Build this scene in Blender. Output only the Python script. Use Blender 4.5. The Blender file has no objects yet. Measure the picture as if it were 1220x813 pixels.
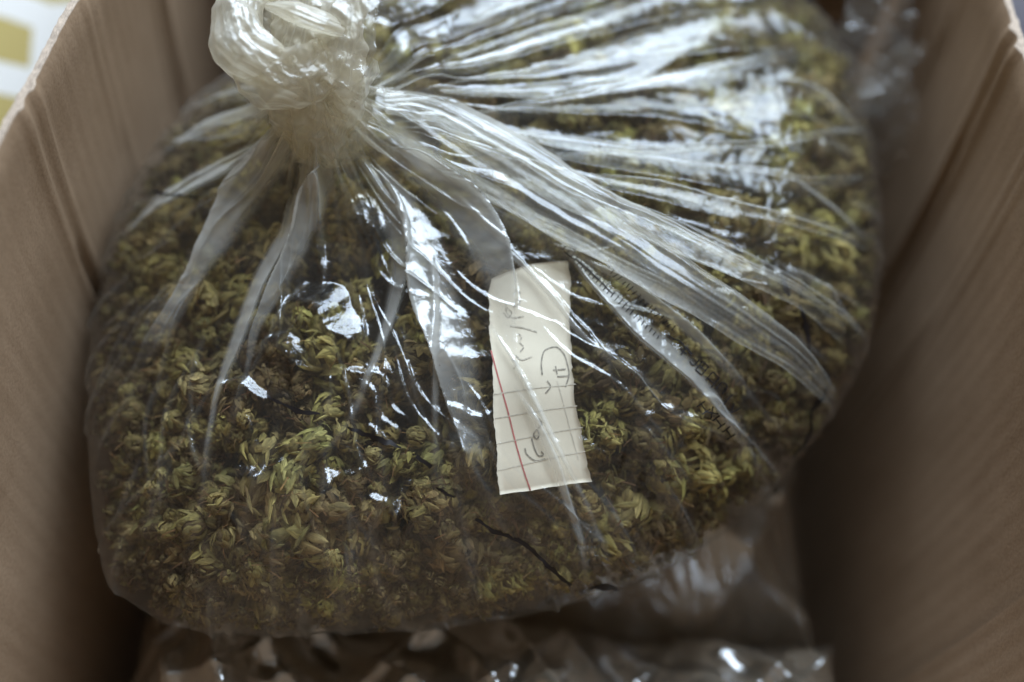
import bpy, bmesh, math, random
import numpy as np
from mathutils import Vector, Matrix
from mathutils.bvhtree import BVHTree

SC = bpy.context.scene
COL = SC.collection
RNG = np.random.default_rng(7)
random.seed(7)

# ------------------------------------------------------------------ camera
FPX, CX, CY, PW = 1123.0, 610.0, 406.5, 1220.0      # photograph's own pixel frame
PITCH, ROLL = math.radians(55.7), math.radians(5.6)
CAM = np.array([0.0, 0.0, 0.47])
AX = np.array([0, math.cos(PITCH), -math.sin(PITCH)])
_up = np.array([0, math.sin(PITCH), math.cos(PITCH)]); _rt = np.array([1.0, 0, 0])
RT = math.cos(ROLL) * _rt + math.sin(ROLL) * _up
UP = math.cos(ROLL) * _up - math.sin(ROLL) * _rt
cam = bpy.data.cameras.new('camera'); camo = bpy.data.objects.new('camera', cam); COL.objects.link(camo)
camo.matrix_world = Matrix(((RT[0], UP[0], -AX[0], CAM[0]), (RT[1], UP[1], -AX[1], CAM[1]),
                            (RT[2], UP[2], -AX[2], CAM[2]), (0, 0, 0, 1)))
cam.sensor_width = 36.0; cam.lens = 36.0 * FPX / PW
cam.clip_start = 0.01; cam.clip_end = 50
cam.dof.use_dof = True; cam.dof.focus_distance = 0.286; cam.dof.aperture_fstop = 2.1
SC.camera = camo

# ------------------------------------------------------------------ world, lamps, exposure
w = bpy.data.worlds.new('World'); SC.world = w; w.use_nodes = True
bg = w.node_tree.nodes['Background']
bg.inputs[0].default_value = (1.0, 0.90, 0.77, 1); bg.inputs[1].default_value = 0.145
def area(name, loc, target, sx, sy, watts, col):
    l = bpy.data.lights.new(name, 'AREA'); l.shape = 'RECTANGLE'; l.size = sx; l.size_y = sy
    l.energy = watts; l.color = col
    o = bpy.data.objects.new(name, l); COL.objects.link(o); o.location = loc
    o.rotation_euler = (Vector(target) - Vector(loc)).to_track_quat('-Z', 'Y').to_euler()
    return o
# one tall window behind the box, to the right
area('window_light', (0.22, 1.22, 1.62), (0, 0.25, 0.2), 2.1, 1.25, 72.0, (0.70, 0.84, 1.0))
SC.view_settings.view_transform = 'Standard'; SC.view_settings.look = 'None'
SC.view_settings.exposure = 0.42; SC.view_settings.gamma = 1.0
cy = SC.cycles
cy.max_bounces = 6; cy.diffuse_bounces = 3; cy.glossy_bounces = 2; cy.transmission_bounces = 4
cy.use_adaptive_sampling = True; cy.adaptive_threshold = 0.05
cy.transparent_max_bounces = 40; cy.use_denoising = True
cy.sample_clamp_indirect = 4.0; cy.caustics_reflective = False; cy.caustics_refractive = False

# ------------------------------------------------------------------ helpers
def ray(x, y): return AX + ((x - CX) * RT - (y - CY) * UP) / FPX
def at(x, y, Z): return CAM + ray(x, y) * Z
def project(P):
    d = P - CAM; Z = d @ AX
    return CX + FPX * (d @ RT) / Z, CY - FPX * (d @ UP) / Z, Z
def mesh_obj(name, verts, faces, mat=None, parent=None, smooth=True):
    me = bpy.data.meshes.new(name)
    verts = np.asarray(verts, dtype=np.float32)
    if isinstance(faces, np.ndarray):
        k = faces.shape[1]; nf = len(faces)
        me.vertices.add(len(verts)); me.vertices.foreach_set('co', verts.ravel())
        me.loops.add(nf * k); me.loops.foreach_set('vertex_index', faces.ravel().astype(np.int32))
        me.polygons.add(nf)
        me.polygons.foreach_set('loop_start', np.arange(0, nf * k, k, dtype=np.int32))
        me.polygons.foreach_set('loop_total', np.full(nf, k, dtype=np.int32))
        me.update(calc_edges=True); me.validate()
    else:
        me.from_pydata([tuple(map(float, v)) for v in verts], [], faces); me.update()
    if smooth: me.polygons.foreach_set('use_smooth', np.ones(len(me.polygons), dtype=bool))
    o = bpy.data.objects.new(name, me); COL.objects.link(o)
    if mat: me.materials.append(mat)
    if parent: o.parent = parent
    return o
def empty(name, loc=(0, 0, 0)):
    o = bpy.data.objects.new(name, None); COL.objects.link(o); o.location = loc; o.empty_display_size = 0.02
    return o
def adopt(o, p):
    """parent without moving"""
    o.parent = p; o.matrix_parent_inverse = Matrix.Translation(p.location).inverted()
    return o
def tag(o, label=None, cat=None, group=None, kind=None):
    for k, v in (('label', label), ('category', cat), ('group', group), ('kind', kind)):
        if v: o[k] = v
    return o
def grid_faces(ni, nj, wrap_i=False, wrap_j=False):
    i = np.arange(ni if wrap_i else ni - 1); j = np.arange(nj if wrap_j else nj - 1)
    I, J = np.meshgrid(i, j, indexing='ij')
    I2, J2 = (I + 1) % ni, (J + 1) % nj
    return np.stack([I * nj + J, I2 * nj + J, I2 * nj + J2, I * nj + J2], -1).reshape(-1, 4)
def sstep(a, b, x):
    t = np.clip((x - a) / (b - a), 0, 1); return t * t * (3 - 2 * t)
def crumple(p, seed, k0, octs=5, per=5, gain=0.55):
    """sum of folded waves: sharp creases, flat facets between. p (...,d); result about 0..1"""
    r = np.random.default_rng(seed); d = p.shape[-1]
    q = p.copy()
    out = np.zeros(p.shape[:-1]); tot = 0; a = 1.0; k = k0
    for o in range(octs):
        for _ in range(per):
            v = r.normal(size=d); v /= np.linalg.norm(v)
            v2 = r.normal(size=d); v2 /= np.linalg.norm(v2)
            s = np.sin(q @ v * k * r.uniform(.6, 1.4) + r.uniform(0, 6.28) + 0.9 * np.sin(q @ v2 * k * .6 + r.uniform(0, 6.28)))
            out += a * (1 - np.abs(s)) ; tot += a * .75
        a *= gain; k *= 2.0
    return out / tot
def spline(pts, n):
    """Catmull-Rom through rows of pts"""
    pts = np.asarray(pts, float); m = len(pts)
    P = np.vstack([2 * pts[0] - pts[1], pts, 2 * pts[-1] - pts[-2]])
    t = np.linspace(0, m - 1 - 1e-9, n); i = t.astype(int); f = (t - i)[:, None]
    a, b, c, d = P[i], P[i + 1], P[i + 2], P[i + 3]
    return .5 * (2 * b + (c - a) * f + (2 * a - 5 * b + 4 * c - d) * f**2 + (3 * b - a - 3 * c + d) * f**3)
def unit(v): return v / np.maximum(np.linalg.norm(v, axis=-1, keepdims=True), 1e-12)

# ------------------------------------------------------------------ materials
def new_mat(name):
    m = bpy.data.materials.new(name); m.use_nodes = True
    nt = m.node_tree; nt.nodes.clear()
    out = nt.nodes.new('ShaderNodeOutputMaterial')
    return m, nt, out
def N(nt, t, **kw):
    n = nt.nodes.new(t)
    for k, v in kw.items():
        if k.startswith('i_'): n.inputs[int(k[2:])].default_value = v
        else: setattr(n, k, v)
    return n
def math_node(nt, op, a, b=None):
    n = nt.nodes.new('ShaderNodeMath'); n.operation = op
    for i, v in enumerate((a, b)):
        if v is None: continue
        if isinstance(v, (int, float)): n.inputs[i].default_value = v
        else: nt.links.new(v, n.inputs[i])
    return n.outputs[0]
def film_mat(name, tau, haze=(0.80, 0.80, 0.77), tint=(0.975, 0.97, 0.945), rough=0.13, gloss=1.7, bump=0.25, bscale=420, trans=0.5, layers=False, patchy=0):
    m, nt, out = new_mat(name); L = nt.links.new
    geo = N(nt, 'ShaderNodeNewGeometry')
    tc = N(nt, 'ShaderNodeTexCoord')
    n1 = N(nt, 'ShaderNodeTexNoise'); n1.inputs['Scale'].default_value = bscale; n1.inputs['Detail'].default_value = 2
    n1.inputs['Roughness'].default_value = .6; n1.inputs['Distortion'].default_value = 1.2
    L(tc.outputs['Object'], n1.inputs['Vector'])
    bp = N(nt, 'ShaderNodeBump'); bp.inputs['Strength'].default_value = bump; bp.inputs['Distance'].default_value = .0006
    L(n1.outputs['Fac'], bp.inputs['Height'])
    dot = N(nt, 'ShaderNodeVectorMath', operation='DOT_PRODUCT')
    L(geo.outputs['Incoming'], dot.inputs[0]); L(geo.outputs['Normal'], dot.inputs[1])
    c = math_node(nt, 'MAXIMUM', math_node(nt, 'ABSOLUTE', dot.outputs['Value']), 0.035)
    # uneven thickness of the film
    n2 = N(nt, 'ShaderNodeTexNoise'); n2.inputs['Scale'].default_value = 60; n2.inputs['Detail'].default_value = 1
    L(tc.outputs['Object'], n2.inputs['Vector'])
    if patchy:
        n2.inputs['Scale'].default_value = patchy; n2.inputs['Detail'].default_value = 3; n2.inputs['Distortion'].default_value = 1.5
        q = math_node(nt, 'POWER', math_node(nt, 'MULTIPLY', n2.outputs['Fac'], 1.75), 6.0)
        tv = math_node(nt, 'MULTIPLY', q, -tau)
    else:
        tv = math_node(nt, 'MULTIPLY', math_node(nt, 'ADD', math_node(nt, 'MULTIPLY', n2.outputs['Fac'], 1.2), 0.4), -tau)
    la = None
    if layers:
        la = N(nt, 'ShaderNodeAttribute', attribute_name='layers').outputs['Fac']
        tv = math_node(nt, 'MULTIPLY', tv, la)
    al = math_node(nt, 'SUBTRACT', 1.0, math_node(nt, 'POWER', 2.71828, math_node(nt, 'DIVIDE', tv, c)))
    df = N(nt, 'ShaderNodeBsdfDiffuse'); df.inputs[0].default_value = (*haze, 1)
    tl = N(nt, 'ShaderNodeBsdfTranslucent'); tl.inputs[0].default_value = (*haze, 1)
    hz = N(nt, 'ShaderNodeMixShader'); hz.inputs[0].default_value = trans
    L(df.outputs[0], hz.inputs[1]); L(tl.outputs[0], hz.inputs[2])
    L(bp.outputs[0], df.inputs['Normal'])
    tr = N(nt, 'ShaderNodeBsdfTransparent'); tr.inputs[0].default_value = (*tint, 1)
    mx = N(nt, 'ShaderNodeMixShader'); L(al, mx.inputs[0]); L(tr.outputs[0], mx.inputs[1]); L(hz.outputs[0], mx.inputs[2])
    # geometric fresnel of a thin sheet (Schlick, both faces)
    sch = math_node(nt, 'POWER', math_node(nt, 'SUBTRACT', 1.0, c), 5.0)
    F = math_node(nt, 'MULTIPLY', math_node(nt, 'ADD', math_node(nt, 'MULTIPLY', sch, 0.55), 0.045), gloss)
    if la: F = math_node(nt, 'MULTIPLY', F, math_node(nt, 'ADD', math_node(nt, 'MULTIPLY', math_node(nt, 'MINIMUM', la, 1.4), .97), .03))
    F = math_node(nt, 'MINIMUM', F, 0.9)
    gl = N(nt, 'ShaderNodeBsdfGlossy'); gl.inputs['Roughness'].default_value = rough; gl.inputs[0].default_value = (1, 1, 1, 1)
    L(bp.outputs[0], gl.inputs['Normal'])
    fx = N(nt, 'ShaderNodeMixShader'); L(F, fx.inputs[0]); L(mx.outputs[0], fx.inputs[1]); L(gl.outputs[0], fx.inputs[2])
    L(fx.outputs[0], out.inputs['Surface'])
    return m
def plain_mat(name, col, rough=0.8, noise=0.15, scale=200, bump=0.2, spec=0.3, dist=.0004):
    m, nt, out = new_mat(name); L = nt.links.new
    b = N(nt, 'ShaderNodeBsdfPrincipled'); b.inputs['Roughness'].default_value = rough
    b.inputs['Specular IOR Level'].default_value = spec
    tc = N(nt, 'ShaderNodeTexCoord'); n1 = N(nt, 'ShaderNodeTexNoise')
    n1.inputs['Scale'].default_value = scale; n1.inputs['Detail'].default_value = 6
    L(tc.outputs['Object'], n1.inputs['Vector'])
    rp = N(nt, 'ShaderNodeValToRGB')
    rp.color_ramp.elements[0].position = .3; rp.color_ramp.elements[1].position = .7
    rp.color_ramp.elements[0].color = (*[c * (1 - noise) for c in col], 1)
    rp.color_ramp.elements[1].color = (*[min(1, c * (1 + noise)) for c in col], 1)
    L(n1.outputs['Fac'], rp.inputs[0]); L(rp.outputs[0], b.inputs['Base Color'])
    bp = N(nt, 'ShaderNodeBump'); bp.inputs['Strength'].default_value = bump; bp.inputs['Distance'].default_value = dist
    L(n1.outputs['Fac'], bp.inputs['Height']); L(bp.outputs[0], b.inputs['Normal'])
    L(b.outputs[0], out.inputs['Surface'])
    return m
def cardboard_mat():
    m, nt, out = new_mat('kraft_cardboard'); L = nt.links.new
    b = N(nt, 'ShaderNodeBsdfPrincipled'); b.inputs['Roughness'].default_value = .82; b.inputs['Specular IOR Level'].default_value = .25
    tc = N(nt, 'ShaderNodeTexCoord')
    n1 = N(nt, 'ShaderNodeTexNoise'); n1.inputs['Scale'].default_value = 22; n1.inputs['Detail'].default_value = 8; n1.inputs['Roughness'].default_value = .65
    mp = N(nt, 'ShaderNodeMapping'); mp.inputs['Scale'].default_value = (1, 1, .6)      # fibres and mottled tone run up the wall
    L(tc.outputs['Object'], mp.inputs[0]); L(mp.outputs[0], n1.inputs['Vector'])
    n2 = N(nt, 'ShaderNodeTexNoise'); n2.inputs['Scale'].default_value = 900; n2.inputs['Detail'].default_value = 3
    L(tc.outputs['Object'], n2.inputs['Vector'])
    rp = N(nt, 'ShaderNodeValToRGB'); e = rp.color_ramp.elements
    e[0].position = .3; e[0].color = (.31, .205, .124, 1); e[1].position = .72; e[1].color = (.44, .305, .198, 1)
    L(n1.outputs['Fac'], rp.inputs[0])
    mx = N(nt, 'ShaderNodeMixRGB', blend_type='MULTIPLY'); mx.inputs[0].default_value = .35
    rp2 = N(nt, 'ShaderNodeValToRGB'); rp2.color_ramp.elements[0].color = (.6, .55, .5, 1); rp2.color_ramp.elements[0].position = .3; rp2.color_ramp.elements[1].position = .6
    L(n2.outputs['Fac'], rp2.inputs[0]); L(rp.outputs[0], mx.inputs[1]); L(rp2.outputs[0], mx.inputs[2])
    n4 = N(nt, 'ShaderNodeTexNoise'); n4.inputs['Scale'].default_value = 230; n4.inputs['Detail'].default_value = 2
    mp4 = N(nt, 'ShaderNodeMapping'); mp4.inputs['Scale'].default_value = (1, 1, .018)         # liner pressed over the flutes
    L(tc.outputs['Object'], mp4.inputs[0]); L(mp4.outputs[0], n4.inputs['Vector'])
    rp4 = N(nt, 'ShaderNodeValToRGB'); rp4.color_ramp.elements[0].color = (.70, .66, .62, 1); rp4.color_ramp.elements[0].position = .36; rp4.color_ramp.elements[1].position = .56
    L(n4.outputs['Fac'], rp4.inputs[0])
    mx4 = N(nt, 'ShaderNodeMixRGB', blend_type='MULTIPLY'); mx4.inputs[0].default_value = .16
    L(mx.outputs[0], mx4.inputs[1]); L(rp4.outputs[0], mx4.inputs[2])
    L(mx4.outputs[0], b.inputs['Base Color'])
    bp = N(nt, 'ShaderNodeBump'); bp.inputs['Strength'].default_value = .25; bp.inputs['Distance'].default_value = .0004
    L(n2.outputs['Fac'], bp.inputs['Height']); L(bp.outputs[0], b.inputs['Normal'])
    L(b.outputs[0], out.inputs['Surface']); return m
def bud_mat():
    m, nt, out = new_mat('dried_bud'); L = nt.links.new
    at_ = N(nt, 'ShaderNodeAttribute', attribute_name='Col')
    oi = N(nt, 'ShaderNodeObjectInfo')
    tc = N(nt, 'ShaderNodeTexCoord')
    n1 = N(nt, 'ShaderNodeTexNoise'); n1.inputs['Scale'].default_value = 700; n1.inputs['Detail'].default_value = 4
    L(tc.outputs['Object'], n1.inputs['Vector'])
    fb = N(nt, 'ShaderNodeAttribute', attribute_name='fibre'); mp = N(nt, 'ShaderNodeMapping'); mp.inputs['Scale'].default_value = (3.6, .9, 3.0)
    n3 = N(nt, 'ShaderNodeTexNoise'); n3.inputs['Scale'].default_value = 1.6; n3.inputs['Detail'].default_value = 3
    L(fb.outputs['Vector'], mp.inputs[0]); L(mp.outputs[0], n3.inputs['Vector'])
    hs = N(nt, 'ShaderNodeHueSaturation')
    L(math_node(nt, 'ADD', math_node(nt, 'MULTIPLY', oi.outputs['Random'], .028), .482), hs.inputs['Hue'])
    v = math_node(nt, 'ADD', math_node(nt, 'MULTIPLY', oi.outputs['Random'], .75), .55)
    v = math_node(nt, 'MULTIPLY', v, math_node(nt, 'ADD', math_node(nt, 'MULTIPLY', n1.outputs['Fac'], .8), .6))
    v = math_node(nt, 'MULTIPLY', v, math_node(nt, 'ADD', math_node(nt, 'MULTIPLY', n3.outputs['Fac'], 2.4), .05))
    L(v, hs.inputs['Value']); L(at_.outputs['Color'], hs.inputs['Color'])
    bp = N(nt, 'ShaderNodeBump'); bp.inputs['Strength'].default_value = .7; bp.inputs['Distance'].default_value = .0005
    L(math_node(nt, 'ADD', n1.outputs['Fac'], n3.outputs['Fac']), bp.inputs['Height'])
    df = N(nt, 'ShaderNodeBsdfPrincipled'); df.inputs['Roughness'].default_value = .75; df.inputs['Specular IOR Level'].default_value = .25
    L(hs.outputs[0], df.inputs['Base Color']); L(bp.outputs[0], df.inputs['Normal'])
    tl = N(nt, 'ShaderNodeBsdfTranslucent'); L(hs.outputs[0], tl.inputs[0])
    mx = N(nt, 'ShaderNodeMixShader'); mx.inputs[0].default_value = .3
    L(df.outputs[0], mx.inputs[1]); L(tl.outputs[0], mx.inputs[2]); L(mx.outputs[0], out.inputs['Surface'])
    return m
def blob_print_mat():
    m, nt, out = new_mat('yellow_white_print'); L = nt.links.new
    b = N(nt, 'ShaderNodeBsdfPrincipled'); b.inputs['Roughness'].default_value = .6
    tc = N(nt, 'ShaderNodeTexCoord')
    v = N(nt, 'ShaderNodeTexVoronoi', feature='DISTANCE_TO_EDGE'); v.inputs['Scale'].default_value = 21; v.inputs['Randomness'].default_value = .8
    L(tc.outputs['Object'], v.inputs['Vector'])
    rp = N(nt, 'ShaderNodeValToRGB'); e = rp.color_ramp.elements
    e[0].position = .17; e[0].color = (.46, .43, .39, 1); e[1].position = .18; e[1].color = (.24, .165, .003, 1)
    L(v.outputs['Distance'], rp.inputs[0]); L(rp.outputs[0], b.inputs['Base Color']); L(b.outputs[0], out.inputs['Surface'])
    return m

M_FILM = film_mat('clear_film', 0.012, haze=(.80, .79, .74), tint=(.985, .98, .96), gloss=1.5, rough=.15, layers=True)
M_FOLD = film_mat('folded_film', 0.12, haze=(.80, .79, .73), rough=.17, gloss=1.5, bscale=120, bump=.12, layers=True)
M_BAND = film_mat('gathered_band_film', 0.20, haze=(.82, .80, .73), rough=.20, gloss=1.3, bscale=120, bump=.12, layers=True)
M_LOOSE = film_mat('loose_film', 0.10, rough=.16, bscale=300, bump=.3)
M_KNOT = film_mat('gathered_film', 0.42, haze=(.93, .88, .76), tint=(.98, .96, .90), rough=.13, gloss=1.9, bump=.5, bscale=500, trans=.6, layers=True)
M_LOWF = film_mat('crumpled_film', 0.22, haze=(.90, .76, .58), tint=(.95, .92, .88), rough=.2, gloss=6.0, bump=.15, bscale=90)
M_CARD = cardboard_mat()
M_EDGE = plain_mat('cut_cardboard_edge', (.42, .33, .255), .9, .25, 500, .6)
M_BUD = bud_mat()
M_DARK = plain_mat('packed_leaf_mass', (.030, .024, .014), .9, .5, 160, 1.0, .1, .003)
M_INK = plain_mat('black_marker_ink', (.013, .010, .010), .45, .2, 300, .0)
M_BLUE = plain_mat('blue_marker_ink', (.02, .02, .12), .5, .2, 300, .0)
M_PAPER = plain_mat('ruled_paper', (.76, .69, .56), .85, .05, 90, .15)
M_RULE = plain_mat('grey_blue_rule', (.63, .58, .49), .85, .2, 900, 0)
M_RED = plain_mat('red_margin', (.50, .16, .15), .85, .2, 900, 0)
M_PENCIL = plain_mat('pencil', (.52, .47, .39), .7, .5, 1500, 0)
M_PENDARK = plain_mat('dark_pencil', (.33, .30, .25), .7, .5, 1500, 0)
M_TABLE = plain_mat('table_top', (.20, .17, .15), .6, .2, 12, .1)
M_PRINT = blob_print_mat()
M_GREY = plain_mat('grey_sack', (.36, .36, .42), .5, .3, 30, .4)
M_PURPLE = plain_mat('dark_sack', (.05, .035, .045), .5, .3, 30, .4)

# ------------------------------------------------------------------ setting: table
tb = mesh_obj('table', [(-3, -3, 0), (3, -3, 0), (3, 3, 0), (-3, 3, 0)], [(0, 1, 2, 3)], M_TABLE, smooth=False)
tag(tb, kind='structure')

# ------------------------------------------------------------------ cardboard box
BX0, BX1, BY0, BY1, RIM = -0.1425, 0.153, 0.028, 0.376, 0.280
TH = 0.0055
box = tag(empty('cardboard_box', (0.005, 0.2, 0.0)), 'open brown corrugated cardboard box holding the bags', 'box')
def wall(axis, pos, outward, a0, a1, creases=(), name='wall_panel', z1=RIM, z0=0.004, th=TH, seed=0, bulge=.010, span=None):
    """panel with flutes, score lines (grooves) and a slightly crushed top edge; axis 'x' = plane x=pos"""
    na, nz = 200, 56
    A = np.linspace(a0, a1, na); Zz = z0 + (z1 - z0) * np.linspace(0, 1, nz) ** .8
    AA, ZZ = np.meshgrid(A, Zz, indexing='ij')
    r = np.random.default_rng(seed)
    rimw = .0006 * np.sin(AA * 61 + seed) + .0004 * np.sin(AA * 133 + 2 * seed)
    ZZ = ZZ + rimw * ((ZZ - z0) / (z1 - z0)) ** 6
    d = .00007 * np.sin(AA * 2 * np.pi / .0072) + .0006 * np.sin(AA * 24 + seed) * np.sin(ZZ * 19 + 1) + .0001 * np.sin(AA * 55 + ZZ * 40)
    for ca, cw, cd, zl in creases:
        q = AA - (ca + .0007 * np.sin(ZZ * 25))
        g = np.exp(-(q / cw) ** 2)
        d = d + g * cd * sstep(zl - .01, zl - .03, ZZ) * (.25 + .75 * sstep(.06, .2, ZZ)) - .5 * cd * np.exp(-((np.abs(q) - 2.2 * cw) / cw) ** 2)
    # the stuffed box bows outward between its corners
    b0_, b1_ = span or (a0, a1); am = (AA - b0_) / (b1_ - b0_)
    fl = bulge * np.sin(np.pi * np.clip((ZZ - z0) / (z1 - z0), 0, 1)) ** .8 * np.clip(np.sin(np.pi * am), 0, 1) ** .35
    crush = .0016 * sstep(z1 - .006, z1, ZZ)
    inn = pos + outward * (d + fl + crush)
    oth = pos + outward * (th + fl - crush)
    def P(off):
        return np.stack([off, AA, ZZ], -1) if axis == 'x' else np.stack([AA, off, ZZ], -1)
    # across the top: inner liner lip, fluted core, outer liner lip
    prof = [(0.0, 0.0), (.12, .0007), (.3, -.0003), (.5, .0003), (.7, -.0003), (.88, .0006), (1.0, 0.0)]
    V = [P(inn).transpose(1, 0, 2).reshape(-1, 3)]
    topA = A; rows = []
    for f, dz in prof[1:-1]:
        off = inn[:, -1] * (1 - f) + oth[:, -1] * f
        zz = ZZ[:, -1] + dz + r.normal(size=na) * .00015
        rows.append(np.stack([off, topA, zz], -1) if axis == 'x' else np.stack([topA, off, zz], -1))
    Vo = P(oth)[:, ::-1].transpose(1, 0, 2).reshape(-1, 3)
    V = np.vstack(V + rows + [Vo]); nr = nz + len(rows) + nz
    o = mesh_obj(name, V, grid_faces(nr, na), M_CARD)
    o.data.materials.append(M_EDGE)
    mi = np.zeros((nr - 1, na - 1), dtype=np.int32); mi[nz - 1:nz + len(rows)] = 1
    o.data.polygons.foreach_set('material_index', mi.ravel())
    return adopt(o, box)
wall('x', BX0, -1, BY0 - .02, BY1 + .03, [(.300, .0022, .0032, .258), (.196, .0020, .0024, .232), (.245, .0012, .0012, .24)], seed=1)
wall('x', BX1, 1, BY0 - .02, BY1 + .03, [(.268, .0022, .0042, .250), (.322, .0016, .0018, .262), (.225, .0012, .0012, .2)], seed=2)
wall('y', BY1, 1, BX0 + .0006, BX1 - .0006, [(.03, .002, .0015, .25)], seed=3)
wall('y', BY0, -1, BX0 + .0006, BX1 - .0006, [], seed=4)
# the glued overlap on the right-hand wall, near the camera
wall('x', BX1 - .0032, 1, BY0 + .001, .107, [], name='glue_flap', z1=RIM - .004, th=.0028, seed=2, span=(BY0 - .02, BY1 + .03))
def slab(name, x0, x1, y0, y1, z0, z1, mat, parent):
    v = [(x, y, z) for z in (z0, z1) for y in (y0, y1) for x in (x0, x1)]
    o = mesh_obj(name, v, [(0, 2, 3, 1), (4, 5, 7, 6), (0, 1, 5, 4), (2, 6, 7, 3), (0, 4, 6, 2), (1, 3, 7, 5)], mat, smooth=False)
    return adopt(o, parent)
slab('floor_panel', BX0 + .001, BX1 - .001, BY0 + .001, BY1 - .001, .0005, .0035, M_CARD, box)

# ------------------------------------------------------------------ bag body shape
TAU = math.radians(14); O = np.array([0, .212, .198])
E1 = np.array([1.0, 0, 0]); E2 = np.array([0, math.cos(TAU), math.sin(TAU)]); EN = np.array([0, -math.sin(TAU), math.cos(TAU)])
TOP, BOT = .046, .030
RV = np.array([0.1478, 0.1492, 0.151, 0.1537, 0.158, 0.1643, 0.1699, 0.1642, 0.1515, 0.1393, 0.1308, 0.1245, 0.1197, 0.1164, 0.1147, 0.1143, 0.1137, 0.113, 0.1133, 0.1148, 0.1167, 0.1191, 0.1227, 0.1269, 0.1309, 0.1345, 0.1387, 0.1445, 0.1524, 0.162, 0.1707, 0.1746, 0.1736, 0.1703, 0.1661, 0.1615, 0.1572, 0.1536, 0.1502, 0.1467, 0.1436, 0.1413, 0.14, 0.1395, 0.1405, 0.1433, 0.1458, 0.1468])
RTH = np.linspace(-np.pi, np.pi, len(RV), endpoint=False)
def rim_r(t): return np.interp(t, RTH, RV, period=2 * np.pi)
def rho_of(u, v): return np.hypot(u, v) / rim_r(np.arctan2(v, u))
def dome(u, v): return TOP * np.maximum(1 - rho_of(u, v) ** 2.8, 0) ** .62
def under(u, v): return -BOT * np.maximum(1 - rho_of(u, v) ** 2.5, 0) ** .5
def W(u, v, h): return O + u[..., None] * E1 + v[..., None] * E2 + h[..., None] * EN
NECK = None
def tent(u, v):
    if NECK is None: return np.zeros_like(u)
    d = np.hypot(u - NECK[0], v - NECK[1])
    return .020 * np.exp(-np.maximum(d - .008, 0) / .017)
def surf_h(u, v): return dome(u, v) + tent(u, v)
def px_uv(x, y, lift=0.0):
    """where the line of sight meets the body surface (plus lift), in bag-plane coordinates"""
    r = ray(x, y); t = np.linspace(.18, .48, 3000)
    P = CAM + r * t[:, None]; d = P - O
    u, v, h = d @ E1, d @ E2, d @ EN
    g = h - (surf_h(u, v) + lift)
    k = np.where((g[:-1] > 0) & (g[1:] <= 0) & (rho_of(u, v)[1:] < 1))[0]
    if len(k) == 0: k = [np.argmin(np.abs(g) + 10 * (rho_of(u, v) > 1.02))]
    k = k[0]; return u[k], v[k]
NK = px_uv(392, 168); NECK = np.array(NK)
def surf_pt(u, v, lift=0.0):
    u = np.asarray(u, float); v = np.asarray(v, float); e = 2e-4
    h = surf_h(u, v); P = W(u, v, h)
    du = (W(u + e, v, surf_h(u + e, v)) - W(u - e, v, surf_h(u - e, v)))
    dv = (W(u, v + e, surf_h(u, v + e)) - W(u, v - e, surf_h(u, v - e)))
    n = unit(np.cross(du, dv)); return P + n * np.asarray(lift)[..., None] if np.ndim(lift) else P + n * lift, n

bag = tag(empty('plastic_bag', tuple(O - np.array([0, 0, BOT]))), 'large clear plastic bag knotted at the top and stuffed with dried buds', 'bag')
def bag_part(name, V, F, mat, smooth=True): return adopt(mesh_obj(name, V, F, mat, smooth=smooth), bag)

# ---- film: radial sheet round the neck, pleated, leaning folds
NI, NJ, NU = 1800, 225, 30
phi = np.linspace(-np.pi, np.pi, NI, endpoint=False)
def reach(p):
    lo = np.zeros_like(p); hi = np.full_like(p, .4)
    for _ in range(40):
        m = .5 * (lo + hi); ins = rho_of(NECK[0] + m * np.cos(p), NECK[1] + m * np.sin(p)) < 1
        lo = np.where(ins, m, lo); hi = np.where(ins, hi, m)
    return lo
LPH = reach(phi)
s = np.linspace(0, 1, NJ); s = .9 * s + .1 * s ** 2; s = 1 - (1 - s) ** 1.35
R0 = .0085
D = R0 + (LPH[:, None] - R0) * s[None]
Uc = NECK[0] + D * np.cos(phi)[:, None]; Vc = NECK[1] + D * np.sin(phi)[:, None]
Pup = W(Uc, Vc, surf_h(Uc, Vc))
s2 = 1 - np.linspace(0, 1, NU + 1)[1:] ** 1.6 * .75
c0 = NECK * .3
Ur = NECK[0] + LPH * np.cos(phi); Vr = NECK[1] + LPH * np.sin(phi)
Ud = c0[0] + (Ur - c0[0])[:, None] * s2; Vd = c0[1] + (Vr - c0[1])[:, None] * s2
Pdn = W(Ud, Vd, under(Ud, Vd))
P0 = np.concatenate([Pup, Pdn], 1); NT_ = P0.shape[1]
gi = np.roll(P0, -1, 0) - np.roll(P0, 1, 0); gj = np.gradient(P0, axis=1)
Nf = unit(np.cross(gj, gi)); 
if (Nf[:, 40] @ EN).mean() < 0: Nf = -Nf
Tf = unit(gi)
Dfull = np.concatenate([D, LPH[:, None] + np.cumsum(np.linalg.norm(np.diff(np.concatenate([Pup[:, -1:], Pdn], 1), axis=1), axis=2), 1)], 1)
hgt = np.zeros(P0.shape[:2]); lat = np.zeros_like(hgt)
def pleat(pk, ln, A, wd, lean, wob=0.0, d0=.004, start=0.0):
    global hgt, lat
    ctr = pk + wob * np.sin(Dfull / ln * 3.0)
    dx = (phi[:, None] - ctr + np.pi) % (2 * np.pi) - np.pi
    wv = wd * (.35 + .65 * np.sqrt(np.clip(Dfull / .08, 0, 2)))
    x = dx * Dfull / wv
    env = sstep(start, start + d0 + .012, Dfull) * np.clip(1 - Dfull / ln, 0, 1) ** .7
    p = np.exp(-np.abs(x) * 1.1) * (np.abs(x) < 6) * env * A
    hgt += p; lat += lean * p * np.exp(-np.abs(x) * .6)
lay = np.ones_like(hgt)
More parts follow.
